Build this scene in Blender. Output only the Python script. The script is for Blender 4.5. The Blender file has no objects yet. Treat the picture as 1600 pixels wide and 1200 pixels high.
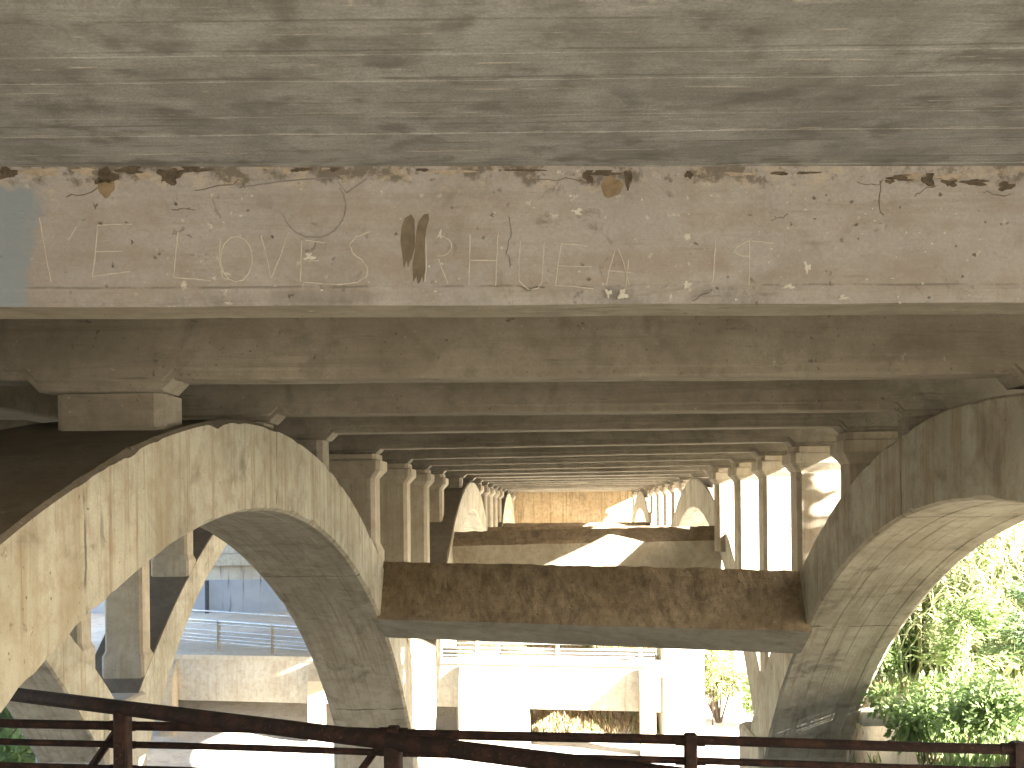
import bpy, math, random
from math import sin, cos, pi, radians, exp
from mathutils import Vector, noise

random.seed(11)
S = bpy.context.scene
COL = S.collection

# ------------------------------------------------------------------ camera
cd = bpy.data.cameras.new('camera')
cam = bpy.data.objects.new('camera', cd)
COL.objects.link(cam)
cd.lens = 36.0
cd.sensor_width = 36.0
cd.shift_x = -0.05
cd.shift_y = 0.123
cd.clip_start = 0.05
cd.clip_end = 2000
cam.location = (0, 0, 0)
cam.rotation_euler = (pi / 2, 0.010, 0)
S.camera = cam

# ------------------------------------------------------------------ light
SUN_EL = radians(22.5)
SUN_AZ = radians(117)             # clockwise from +Y
w = bpy.data.worlds.new('World')
S.world = w
w.use_nodes = True
wn = w.node_tree
wn.nodes.clear()
sky = wn.nodes.new('ShaderNodeTexSky')
sky.sky_type = 'NISHITA'
sky.sun_disc = False
sky.sun_elevation = SUN_EL
sky.sun_rotation = SUN_AZ
sky.dust_density = 2.0
bg = wn.nodes.new('ShaderNodeBackground')
bg.inputs['Strength'].default_value = 0.055
wo = wn.nodes.new('ShaderNodeOutputWorld')
wn.links.new(sky.outputs[0], bg.inputs[0])
wn.links.new(bg.outputs[0], wo.inputs[0])
ld = bpy.data.lights.new('sun', 'SUN')
ld.energy = 5.0
ld.angle = radians(0.5)
ld.color = (1.0, 0.95, 0.86)
sun = bpy.data.objects.new('sun', ld)
COL.objects.link(sun)
to_sun = Vector((sin(SUN_AZ) * cos(SUN_EL), cos(SUN_AZ) * cos(SUN_EL), sin(SUN_EL)))
sun.rotation_euler = to_sun.to_track_quat('Z', 'Y').to_euler()
sun.location = (30, -15, 25)

S.view_settings.view_transform = 'Standard'
S.view_settings.look = 'None'
S.view_settings.gamma = 1
S.view_settings.exposure = 4.6
S.view_settings.use_curve_mapping = False
S.render.engine = 'CYCLES'
S.cycles.max_bounces = 14
S.cycles.diffuse_bounces = 8
S.cycles.use_denoising = True
S.cycles.sample_clamp_indirect = 6.0

# ------------------------------------------------------------------ helpers
class MB:
    def __init__(s):
        s.v = []; s.f = []; s.m = []
    def quad(s, a, b, c, d, m=0):
        n = len(s.v); s.v += [a, b, c, d]; s.f.append((n, n + 1, n + 2, n + 3)); s.m.append(m)
    def tri(s, a, b, c, m=0):
        n = len(s.v); s.v += [a, b, c]; s.f.append((n, n + 1, n + 2)); s.m.append(m)
    def loft(s, rings, m=0, cap=True, mats=None, closed=True):
        n0 = len(s.v); k = len(rings[0])
        for r in rings: s.v += [tuple(p) for p in r]
        for i in range(len(rings) - 1):
            for j in range(k if closed else k - 1):
                j2 = (j + 1) % k
                s.f.append((n0 + i * k + j, n0 + i * k + j2, n0 + (i + 1) * k + j2, n0 + (i + 1) * k + j))
                s.m.append(mats[j] if mats else m)
        if cap:
            s.f.append(tuple(n0 + j for j in range(k))[::-1]); s.m.append(m)
            s.f.append(tuple(n0 + (len(rings) - 1) * k + j for j in range(k))); s.m.append(m)
    def box(s, x0, x1, y0, y1, z0, z1, c=0.0, m=0):
        def ring(i, z):
            if c <= 0: return [(x0 + i, y0 + i, z), (x1 - i, y0 + i, z), (x1 - i, y1 - i, z), (x0 + i, y1 - i, z)]
            a = c + i
            return [(x0 + a, y0 + i, z), (x1 - a, y0 + i, z), (x1 - i, y0 + a, z), (x1 - i, y1 - a, z),
                    (x1 - a, y1 - i, z), (x0 + a, y1 - i, z), (x0 + i, y1 - a, z), (x0 + i, y0 + a, z)]
        if c <= 0: s.loft([ring(0, z0), ring(0, z1)], m)
        else: s.loft([ring(c * .7, z0), ring(0, z0 + c * .7), ring(0, z1 - c * .7), ring(c * .7, z1)], m)
    def tube(s, pts, r, k=8, m=0):
        rings = []
        for i, p in enumerate(pts):
            p = Vector(p)
            t = (Vector(pts[min(i + 1, len(pts) - 1)]) - Vector(pts[max(i - 1, 0)])).normalized()
            a = t.cross(Vector((0, 0, 1)))
            if a.length < 1e-3: a = t.cross(Vector((0, 1, 0)))
            a.normalize(); b = a.cross(t)
            rr = r[i] if isinstance(r, (list, tuple)) else r
            rings.append([tuple(p + a * rr * cos(2 * pi * j / k) + b * rr * sin(2 * pi * j / k)) for j in range(k)])
        s.loft(rings, m)
    def build(s, name, mats, parent=None, smooth=False, loc=None):
        me = bpy.data.meshes.new(name)
        me.from_pydata(s.v, [], s.f)
        if not isinstance(mats, (list, tuple)): mats = [mats]
        for mt in mats: me.materials.append(mt)
        me.polygons.foreach_set('material_index', s.m)
        if smooth: me.polygons.foreach_set('use_smooth', [True] * len(s.f))
        me.update()
        return link(name, me, parent, loc)

def link(name, me, parent=None, loc=None):
    o = bpy.data.objects.new(name, me)
    COL.objects.link(o)
    if parent: o.parent = parent
    if loc: o.location = loc
    return o

def tag(o, label=None, cat=None, group=None, kind=None):
    if label: o['label'] = label
    if cat: o['category'] = cat
    if group: o['group'] = group
    if kind: o['kind'] = kind
    return o

def empty(name, loc, label, cat, group=None):
    o = bpy.data.objects.new(name, None)
    COL.objects.link(o); o.location = loc
    return tag(o, label, cat, group)

def sm(a, b, x):
    t = max(0.0, min(1.0, (x - a) / (b - a)))
    return t * t * (3 - 2 * t)

# ------------------------------------------------------------------ materials
class NT:
    def __init__(s, name, rough=0.9):
        s.mat = bpy.data.materials.new(name); s.mat.use_nodes = True
        s.t = s.mat.node_tree; s.n = s.t.nodes
        s.b = s.n['Principled BSDF']; s.b.inputs['Roughness'].default_value = rough
        s.b.inputs['Specular IOR Level'].default_value = 0.25
        tc = s.n.new('ShaderNodeTexCoord'); oi = s.n.new('ShaderNodeObjectInfo')
        mul = s.n.new('ShaderNodeMath'); mul.operation = 'MULTIPLY'; mul.inputs[1].default_value = 37.0
        s.l(oi.outputs['Random'], mul.inputs[0])
        add = s.n.new('ShaderNodeVectorMath'); add.operation = 'ADD'
        s.l(tc.outputs['Object'], add.inputs[0]); s.l(mul.outputs[0], add.inputs[1])
        s.co = add.outputs[0]; s.raw = tc.outputs['Object']; s.rand = oi.outputs['Random']
    def l(s, a, b): s.t.links.new(a, b)
    def noise(s, scale=(1, 1, 1), sc=1.0, detail=5, rough=0.6, dist=0.0, co=None):
        mp = s.n.new('ShaderNodeMapping'); mp.inputs['Scale'].default_value = scale
        s.l(co or s.co, mp.inputs[0])
        t = s.n.new('ShaderNodeTexNoise'); t.inputs['Scale'].default_value = sc
        t.inputs['Detail'].default_value = detail; t.inputs['Roughness'].default_value = rough
        t.inputs['Distortion'].default_value = dist
        s.l(mp.outputs[0], t.inputs[0]); return t.outputs['Fac']
    def vor(s, scale=(1, 1, 1), sc=1.0, feat='F1', out='Distance', co=None):
        mp = s.n.new('ShaderNodeMapping'); mp.inputs['Scale'].default_value = scale
        s.l(co or s.co, mp.inputs[0])
        t = s.n.new('ShaderNodeTexVoronoi'); t.feature = feat; t.inputs['Scale'].default_value = sc
        s.l(mp.outputs[0], t.inputs[0]); return t.outputs[out]
    def warp(s, amt, sc):
        t = s.n.new('ShaderNodeTexNoise'); t.inputs['Scale'].default_value = sc; t.inputs['Detail'].default_value = 3
        s.l(s.co, t.inputs[0])
        m = s.n.new('ShaderNodeVectorMath'); m.operation = 'MULTIPLY_ADD'
        s.l(t.outputs['Color'], m.inputs[0]); m.inputs[1].default_value = (amt,) * 3; s.l(s.co, m.inputs[2])
        return m.outputs[0]
    def ramp(s, fac, a, b, lo=0.0, hi=1.0):
        r = s.n.new('ShaderNodeMapRange'); r.interpolation_type = 'SMOOTHSTEP'
        r.inputs['From Min'].default_value = a; r.inputs['From Max'].default_value = b
        r.inputs['To Min'].default_value = lo; r.inputs['To Max'].default_value = hi
        s.l(fac, r.inputs['Value']); return r.outputs[0]
    def math(s, op, a, b=None):
        m = s.n.new('ShaderNodeMath'); m.operation = op
        for i, v in enumerate((a, b)):
            if v is None: continue
            if isinstance(v, (int, float)): m.inputs[i].default_value = v
            else: s.l(v, m.inputs[i])
        return m.outputs[0]
    def mix(s, fac, a, b, mode='MIX'):
        m = s.n.new('ShaderNodeMix'); m.data_type = 'RGBA'; m.blend_type = mode
        if isinstance(fac, (int, float)): m.inputs[0].default_value = fac
        else: s.l(fac, m.inputs[0])
        for i, v in ((6, a), (7, b)):
            if isinstance(v, tuple): m.inputs[i].default_value = (*v[:3], 1)
            else: s.l(v, m.inputs[i])
        return m.outputs[2]
    def sep(s, co=None):
        x = s.n.new('ShaderNodeSeparateXYZ'); s.l(co or s.raw, x.inputs[0]); return x.outputs
    def bump(s, h, strength=0.4, dist=0.02):
        b = s.n.new('ShaderNodeBump'); b.inputs['Strength'].default_value = strength
        b.inputs['Distance'].default_value = dist
        s.l(h, b.inputs['Height']); s.l(b.outputs[0], s.b.inputs['Normal'])
    def done(s, col):
        if isinstance(col, tuple): s.b.inputs['Base Color'].default_value = (*col, 1)
        else: s.l(col, s.b.inputs['Base Color'])
        return s.mat

def concrete(name, c1, c2, stain, stretch=(1, 1, 1), streak=0.6, streak_axis='z', spots=0.5, grime=0.4, cracks=0.0, bump=0.35, grimecol=(0.085, 0.072, 0.056), speck=.5):
    """weathered cast concrete: two base tones, streaks along one axis, bug holes, blotches of grime"""
    n = NT(name)
    big = n.noise(stretch, 1.3, 6, .62, .3)
    col = n.mix(n.ramp(big, .34, .66), c1, c2)
    mid = n.noise(stretch, 7, 5, .65)
    col = n.mix(n.ramp(mid, .42, .72, 0, .45), col, stain)
    st = {'z': (9, 9, .45), 'x': (.5, 9, 9), 'y': (11, .6, .6)}[streak_axis]
    s1 = n.noise(st, 1.0, 7, .75, .3)
    col = n.mix(n.ramp(s1, .49, .66, 0, streak), col, stain)
    s0 = n.noise(tuple(v * .38 for v in st), 1.0, 4, .6)
    col = n.mix(n.ramp(s0, .5, .68, 0, streak * .6), col, stain)
    st2 = {'z': (26, 26, 2.2), 'x': (2, 26, 26), 'y': (30, 2, 2)}[streak_axis]
    s2 = n.noise(st2, 1.0, 4, .6)
    s3 = n.noise((1, 1, 1), 1.1, 3, .5)
    dash = n.math('MULTIPLY', n.ramp(s2, .60, .72), n.ramp(s3, .5, .62))
    col = n.mix(n.math('MULTIPLY', dash, spots), col, grimecol)
    g = n.noise((1, 1, 1), 2.3, 7, .68, .6)
    col = n.mix(n.ramp(g, .53, .72, 0, grime), col, grimecol)
    v = n.vor((1, 1, 1), 16, co=n.warp(.10, 9))
    pit = n.ramp(v, .05, .16, 1, 0)
    pm = n.ramp(n.noise((1, 1, 1), 5.5, 3), .52, .62)
    pit = n.math('MULTIPLY', pit, pm)
    col = n.mix(n.math('MULTIPLY', pit, .75), col, (0.07, 0.055, 0.04))
    fine = n.noise((1, 1, 1), 70, 3, .7)
    col = n.mix(n.ramp(fine, .3, .7, 0, .30), col, (c1[0] * .5, c1[1] * .5, c1[2] * .48))
    vs = n.vor((1, 1, 1), 11, co=n.warp(.2, 14))
    spk = n.math('MULTIPLY', n.ramp(vs, .06, .22, 1, 0), n.ramp(n.noise((1, 1, 1), 3.1, 3), .48, .62))
    col = n.mix(n.math('MULTIPLY', spk, speck), col, grimecol)
    cl = n.noise((1, 1, 1), .9, 7, .7, .9)
    col = n.mix(n.ramp(cl, .54, .70, 0, grime * .8), col, grimecol)
    lite = n.noise((1, 1, 1), 21, 3, .5)
    col = n.mix(n.ramp(lite, .68, .78, 0, .35), col, (.55, .52, .46))
    h = n.math('SUBTRACT', n.math('ADD', n.math('MULTIPLY', fine, .25), n.math('MULTIPLY', s2, .35)), n.math('MULTIPLY', pit, .8))
    if cracks:
        e = n.vor((1, 1, 1), 1.5, 'DISTANCE_TO_EDGE', co=n.warp(.55, 2.2))
        cm = n.math('MULTIPLY', n.ramp(e, .004, .016, 1, 0), n.ramp(n.noise((1, 1, 1), 1.7, 2), .5, .6))
        col = n.mix(n.math('MULTIPLY', cm, cracks), col, (.07, .055, .045))
        h = n.math('SUBTRACT', h, cm)
    n.bump(h, bump, .02)
    return n, col

def cmat(*a, **k):
    n, c = concrete(*a, **k); return n.done(c)

TAN = (0.235, 0.18, 0.115)
M = {}
JOINT = 3.4
def rib_mat(name, *a, **k):
    n, col = concrete(name, *a, **k)
    sp = n.sep()
    yy = n.math('ADD', sp[1], n.math('MULTIPLY', n.noise((1, 1, 1), 2.5, 4), .10))
    fr = n.math('ABSOLUTE', n.math('SUBTRACT', n.math('FRACT', n.math('DIVIDE', yy, JOINT)), .5))
    jm = n.math('MULTIPLY', n.ramp(fr, .0015, .005, 1, 0), n.ramp(n.noise((1, 1, 1), 3, 3), .38, .55))
    col = n.mix(n.math('MULTIPLY', jm, .75), col, (.06, .05, .04))
    return n.done(col)
M['rib_face'] = rib_mat('cast concrete rib side', (.46, .435, .35), (.35, .325, .25), (.225, .16, .085), streak=.75, spots=.6, grime=.45, bump=.5)
M['rib_soffit'] = rib_mat('board marked rib underside', (.42, .385, .315), (.33, .30, .24), (.19, .16, .115), streak=.6, streak_axis='y', spots=.8, grime=.6, bump=.5)
M['rib_top'] = cmat('dirty rib top', (.16, .135, .10), (.12, .10, .075), (.08, .065, .045), streak=.3, spots=.2, grime=.3, bump=.8)
M['column'] = cmat('column concrete', (.42, .375, .295), (.345, .30, .225), TAN, streak=.5, spots=.5, grime=.22)
M['beam'] = cmat('floor beam concrete', (.30, .27, .215), (.225, .198, .152), (.14, .115, .085), streak=.45, streak_axis='x', spots=.6, grime=.5, speck=.7)
n, col = concrete('crusted strut face', (.30, .235, .155), (.215, .162, .10), (.14, .10, .06), streak=.5, spots=.7, grime=.6, bump=1.0, grimecol=(.06, .045, .03), speck=.9)
cr = n.noise((14, 14, 6), 1.0, 8, .75, .5)
col = n.mix(n.ramp(cr, .44, .64, 0, .5), col, (.085, .06, .036))
cr2 = n.noise((30, 30, 12), 1.0, 5, .7)
col = n.mix(n.ramp(cr2, .60, .72, 0, .5), col, (.40, .33, .24))
M['strut_dirt'] = n.done(col)
M['strut'] = cmat('strut concrete', (.37, .345, .29), (.30, .28, .23), (.19, .16, .115), streak=.5, streak_axis='x', spots=.5, grime=.35)
M['pale'] = cmat('pale dry concrete', (.46, .43, .36), (.40, .365, .29), TAN, streak=.35, spots=.4, grime=.18)
M['wall_tan'] = cmat('rust stained wall', (.40, .31, .19), (.33, .24, .135), (.12, .075, .035), streak=.7, spots=.8, grime=.5)

# deck underside: planks pressed into the concrete, smeared with grey grime
n = NT('board marked deck underside')
a = n.noise((3.6, 4.4, 1), 1.0, 9, .62, .2)
col = n.mix(n.ramp(a, .34, .62), (.345, .352, .352), (.225, .227, .222))
b_ = n.noise((5.5, 7.2, 1), 1.0, 5, .55, .2)
col = n.mix(n.ramp(b_, .50, .70, 0, .72), col, (.118, .113, .106))
b2_ = n.noise((2.2, 14, 1), 1.0, 6, .6, .3)
col = n.mix(n.ramp(b2_, .54, .70, 0, .35), col, (.13, .122, .108))
gr = n.noise((4, 60, 60), 1.0, 4, .6)
col = n.mix(n.ramp(gr, .45, .70, 0, .28), col, (.15, .14, .125))
ln = n.noise((9, 40, 1), 1.0, 3, .5)
fi = n.noise((1, 1, 1), 95, 3, .75)
col = n.mix(n.ramp(fi, .32, .68, 0, .38), col, (.11, .105, .095))
bd = n.math('FRACT', n.math('DIVIDE', n.math('ADD', n.sep()[1], n.math('MULTIPLY', n.noise((2, 2, 1), 1.5, 3), .02)), .187))
bl_ = n.math('MULTIPLY', n.ramp(n.math('ABSOLUTE', n.math('SUBTRACT', bd, .5)), .012, .030, 1, 0), n.ramp(n.noise((5, 14, 1), 1.0, 5, .7), .50, .62))
col = n.mix(n.math('MULTIPLY', bl_, .6), col, (.50, .47, .41))
bk_ = n.math('MULTIPLY', n.ramp(n.math('ABSOLUTE', n.math('SUBTRACT', n.math('FRACT', n.math('ADD', bd, .47)), .5)), .015, .05, 1, 0), n.ramp(n.noise((2, 9, 1), 1.0, 5, .7), .44, .60))
col = n.mix(n.math('MULTIPLY', bk_, .55), col, (.10, .095, .085))
wl = n.math('MULTIPLY', n.ramp(ln, .66, .74, 0, .5), n.ramp(n.noise((1, 1, 1), 3, 3), .45, .6))
col = n.mix(wl, col, (.46, .44, .40))
n.bump(n.math('ADD', n.math('MULTIPLY', gr, .6), n.math('MULTIPLY', fi, .5)), .5, .012)
M['soffit'] = n.done(col)

# the near beam: pinkish rendered face, cracked, a blue sprayed patch at its left end
n, col = concrete('pink rendered beam face', (.345, .33, .322), (.29, .278, .272), (.23, .195, .165), streak=.4, streak_axis='x', spots=.4, grime=.30, cracks=0, bump=.6, speck=.6)
hb = n.sep()
for z0, z1, amt in ((1.10, 1.20, .30), (.86, 1.02, .42)):      # faint rusty pour bands along the face
    zc = n.math('ADD', hb[2], n.math('MULTIPLY', n.math('SUBTRACT', n.noise((1, 1, 1), 3, 4), .5), .12))
    bnd = n.math('MULTIPLY', n.ramp(zc, z0 - .03, z0 + .03), n.ramp(zc, z1 - .03, z1 + .03, 1, 0))
    bnd = n.math('MULTIPLY', bnd, n.ramp(n.noise((2, 2, 6), 1.2, 5, .65), .40, .60, 0, amt))
    col = n.mix(bnd, col, (.225, .18, .145))
ws = n.noise((1, 1, 1), 26, 4, .65)
wm = n.math('MULTIPLY', n.ramp(ws, .60, .70), n.ramp(n.noise((1, 1, 1), 2.2, 3), .45, .60))
col = n.mix(n.math('MULTIPLY', wm, .65), col, (.56, .54, .50))
ds = n.noise((1, 1, 1), 4.2, 8, .75, 1.2)
col = n.mix(n.ramp(ds, .60, .72, 0, .7), col, (.10, .085, .066))
te = n.math('ADD', hb[2], n.math('MULTIPLY', n.math('SUBTRACT', n.noise((1.5, 1, 1), 7, 6, .7), .5), .16))
tm = n.math('MULTIPLY', n.ramp(te, 1.27, 1.30), n.ramp(n.noise((1, 1, 1), 6, 5, .7), .46, .56))
col = n.mix(n.math('MULTIPLY', tm, .8), col, (.11, .095, .075))
pm_ = n.math('MULTIPLY', n.ramp(te, 1.25, 1.28), n.ramp(n.noise((1.3, 1, 1.7), 8, 4, .6), .52, .60))
col = n.mix(n.math('MULTIPLY', pm_, .5), col, (.40, .35, .29))
gm_ = n.math('MULTIPLY', n.ramp(te, .90, .83), n.ramp(n.noise((1.3, 1, 1), 2.0, 8, .75), .44, .66, 0, .7))
col = n.mix(gm_, col, (.15, .145, .13))
gz = n.math('ADD', hb[2], n.math('MULTIPLY', n.math('SUBTRACT', n.noise((3, 1, 1), 2, 4), .5), .012))
gv = n.math('MULTIPLY', n.ramp(n.math('ABSOLUTE', n.math('SUBTRACT', gz, .878)), .002, .006, 1, 0), n.ramp(n.noise((1.5, 1, 1), 2.5, 5, .7), .40, .55))
col = n.mix(n.math('MULTIPLY', gv, .65), col, (.12, .11, .095))
lw = n.noise((1, 1, 1), 3.2, 6, .7, .8)
col = n.mix(n.ramp(lw, .64, .74, 0, .55), col, (.135, .115, .09))
sep = n.sep()
xn = n.math('ADD', sep[0], n.math('MULTIPLY', n.math('SUBTRACT', n.noise((1, 1, 1), 4, 7, .7), .5), .30))
zmask = n.ramp(n.math('ADD', sep[2], n.math('MULTIPLY', n.math('SUBTRACT', n.noise((1, 1, 1), 6, 3), .5), .12)), 1.25, 1.29, 1, 0)
bl = n.math('MULTIPLY', n.ramp(xn, -2.07, -2.02, 1, 0), zmask)
bl = n.math('MULTIPLY', bl, n.ramp(n.noise((1, 1, 1), 9, 5, .7), .30, .48, .55, .92))
col = n.mix(bl, col, (.20, .235, .275))
M['beam_near'] = n.done(col)

def plain(name, c, rough=.8, var=.25, sc=8, metal=0.0, bump=.2):
    n = NT(name, rough)
    f = n.noise((1, 1, 1), sc, 5, .65)
    col = n.mix(n.ramp(f, .35, .68), c, tuple(v * (1 - var) for v in c))
    n.b.inputs['Metallic'].default_value = metal
    n.bump(n.noise((1, 1, 1), sc * 6, 3), bump, .01)
    return n.done(col)

M['chalk'] = plain('pale scratched line', (.455, .425, .38), var=.2, sc=30)
M['splat'] = plain('white paint spatter', (.50, .485, .45), var=.2, sc=30)
M['brush'] = plain('brown brushed paint', (.155, .128, .095), var=.3, sc=14)
M['spall'] = plain('broken concrete edge', (.115, .092, .066), var=.45, sc=22, bump=.8)
M['patch'] = plain('brown mortar patch', (.225, .172, .112), var=.3, sc=18, bump=.5)
M['peach'] = plain('exposed tan aggregate', (.37, .315, .255), var=.3, sc=24, bump=.5)
M['crack'] = plain('dark crack line', (.14, .118, .098), var=.2, sc=30)
M['pencil'] = plain('grey marker line', (.21, .19, .19), var=.3, sc=30)
M['asphalt'] = plain('asphalt', (.075, .072, .068))
M['steel'] = plain('galvanised pipe', (.50, .51, .52), .45, .2, 6, .6)
M['darkpipe'] = plain('dark drain pipe', (.05, .055, .06), .6)
M['bark'] = plain('grey brown bark', (.12, .09, .065), sc=20, bump=.7)

n = NT('rusty painted rail', .9)
f = n.noise((1, 1, 1), 9, 6, .7)
col = n.mix(n.ramp(f, .42, .65), (.016, .009, .007), (.040, .019, .013))
n.bump(n.noise((1, 1, 1), 60, 3), .3, .006)
M['rust'] = n.done(n.mix(n.ramp(n.noise((1, 1, 1), 38, 4, .7), .58, .70, 0, .7), col, (.10, .045, .025)))

n = NT('blue grey painted wall')
sep = n.sep()
base = n.mix(n.ramp(n.noise((1, 1, 1), .9, 5), .35, .65), (.44, .42, .36), (.36, .33, .27))
zz = n.math('ADD', sep[2], n.math('MULTIPLY', n.math('SUBTRACT', n.noise((1, 1, 1), .8, 4), .5), .35))
blue = n.mix(n.ramp(n.noise((1, 1, 1), 1.6, 5), .35, .65), (.27, .295, .325), (.31, .33, .355))
gry = n.mix(n.ramp(n.noise((1, 1, 1), 3, 5), .4, .6), (.40, .40, .375), (.30, .31, .30))
col = n.mix(n.ramp(sep[2], -2.86, -2.84), blue, base)
col = n.mix(n.ramp(zz, -4.48, -4.42, 1, 0), col, gry)
strk = n.noise((3.5, 3.5, .3), 1, 5, .6)
col = n.mix(n.ramp(strk, .60, .70, 0, .75), col, (.10, .09, .075))
M['blue_wall'] = n.done(col)

n = NT('dry pale earth', .95)
sep = n.sep()
f = n.noise((1, 1, 1), .35, 8, .65)
col = n.mix(n.ramp(f, .38, .62), (.50, .465, .405), (.41, .37, .31))
g2 = n.noise((1, 1, 1), 2.5, 6, .7)
col = n.mix(n.ramp(g2, .5, .68, 0, .45), col, (.28, .225, .16))
yy = n.math('ADD', sep[1], n.math('MULTIPLY', n.noise((1, 1, 1), .5, 4), 3.0))
dirt = n.mix(n.ramp(g2, .4, .65), (.15, .12, .085), (.11, .10, .062))   # unseen near bank soil, darkened to cut bounced light
col = n.mix(n.ramp(yy, 11.5, 14.5, 1, 0), col, dirt)
n.bump(n.noise((1, 1, 1), 6, 6, .7), .8, .08)
M['earth'] = n.done(col)

def leafmat(name, c1, c2, trans=.5):
    n = NT(name, .55)
    oi = n.noise((1, 1, 1), 2.4, 3, .6)
    geo = n.n.new('ShaderNodeNewGeometry')
    r = geo.outputs['Random Per Island']
    col = n.mix(r, c1, c2)
    col = n.mix(n.ramp(oi, .4, .65, 0, .4), col, tuple(v * .6 for v in c1))
    tr = n.n.new('ShaderNodeBsdfTranslucent'); n.l(col, tr.inputs[0])
    mx = n.n.new('ShaderNodeMixShader'); mx.inputs[0].default_value = trans
    out = n.n['Material Output']
    n.l(n.b.outputs[0], mx.inputs[1]); n.l(tr.outputs[0], mx.inputs[2]); n.l(mx.outputs[0], out.inputs[0])
    return n.done(col)

M['reed'] = leafmat('reed blades', (.24, .30, .14), (.42, .45, .25))
M['reed_pale'] = leafmat('dry reed blades', (.46, .43, .26), (.30, .34, .15))
M['plume'] = leafmat('seed plume', (.55, .48, .36), (.46, .38, .28))
M['fern'] = leafmat('feathery leaves', (.17, .25, .085), (.25, .32, .13))
M['shrub'] = leafmat('bush leaves', (.15, .22, .075), (.23, .30, .12))
M['shrub_dark'] = leafmat('dark bush leaves', (.10, .16, .075), (.16, .22, .10))
M['yellow'] = leafmat('yellow green leaves', (.24, .26, .10), (.31, .31, .14))
M['dry'] = leafmat('dry brush', (.27, .20, .115), (.35, .27, .16), .2)

# ------------------------------------------------------------------ terrain
def ground(x, y):
    b = -7.0
    cen = b + 2.35 * sm(31.5, 35.0, y) + 0.4 * sm(35, 44, y) + 6.0 * sm(47.5, 52, y)
    t = -3.02 + .24 * sm(13.3, 14.1, y) + .75 * sm(15.4, 18, y) - 5.2 * sm(18.2, 20.8, y) + 7 * sm(44, 70, y)
    h = cen + (t - cen) * sm(3.5, 4.7, x) if y < 60 else max(cen, t)
    h += (max(h, -3.2) - h) * sm(-10.5, -17, x) * (1 - sm(26, 32, y))
    h += (-2.5 - h) * sm(13.0, 8.8, y) if h < -2.5 else 0
    h += 0.12 * noise.noise(Vector((x * .5, y * .5, 0))) + .04 * noise.noise(Vector((x * 2, y * 2, 5)))
    d = max(abs(x) - 40, abs(y - 30) - 45, 0)
    return h + 14 * sm(0, 120, d) if d else h

def axis(lo, hi, fine0, fine1, step, big):
    v = []; c = lo
    while c < hi:
        v.append(c); c += step if fine0 <= c < fine1 else big
    v.append(hi); return v
xs = axis(-330, 330, -26, 26, .55, 12); ys = axis(-300, 420, -12, 64, .55, 12)
g = MB(); nx = len(xs)
g.v = [(x, y, ground(x, y)) for y in ys for x in xs]
for j in range(len(ys) - 1):
    for i in range(nx - 1):
        g.f.append((j * nx + i, j * nx + i + 1, (j + 1) * nx + i + 1, (j + 1) * nx + i)); g.m.append(0)
go = g.build('ground', M['earth'], smooth=True); go['kind'] = 'structure'

# ------------------------------------------------------------------ the bridge
H = 0.81             # underside of the floor beams above the camera
SLAB = 1.345         # underside of the deck slab
EDGE = 4.45          # right edge of the deck
WEST = -13.0
bridge = empty('concrete_bridge', (0, 8, -7), 'old open spandrel concrete arch bridge with rows of columns, seen from beneath its deck', 'bridge')
BOFF = Vector((0, -8, 7))
def bpart(mb, name, mats, parent=None, smooth=False):
    return mb.build(name, mats, parent or bridge, smooth, None if parent else BOFF)

class Rib: pass
def rib(x0, x1, y0, y1, yc, kn, kf, crown=.70, t=.68):
    r = Rib(); r.x0, r.x1, r.y0, r.y1, r.yc, r.kn, r.kf, r.crown, r.t = x0, x1, y0, y1, yc, kn, kf, crown, t
    def kk(y): return kn if y < yc else kf
    r.top = lambda y: crown - kk(y) * (y - yc) ** 2
    r.thick = lambda y: t * math.sqrt(1 + (2 * kk(y) * (y - yc)) ** 2) + .02 * max(0, abs(y - yc) - 4.5) ** 2.5
    return r
LX, RX, TX = (-3.51, -2.36), (2.79, 3.94), (-9.15, -8.0)
SH = .20
ribs = [rib(*LX, -1.2, 16.9, 8.08, .056, .050), rib(*RX, -2.0, 15.4, 7.0, .050, .056, .715), rib(*TX, .6, 18.8, 9.55, .053, .053),
        rib(LX[0] + SH, LX[1] + SH, 16.2, 33.0, 24.6, .053, .053), rib(RX[0] + SH, RX[1] + SH, 15.0, 32.0, 23.6, .053, .053),
        rib(TX[0], TX[1], 18.3, 37.6, 28.2, .050, .050),
        rib(LX[0] + SH, LX[1] + SH, 32.4, 46.3, 41.0, .055, .055), rib(RX[0] + SH, RX[1] + SH, 31.4, 46.3, 40.0, .055, .055)]

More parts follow.
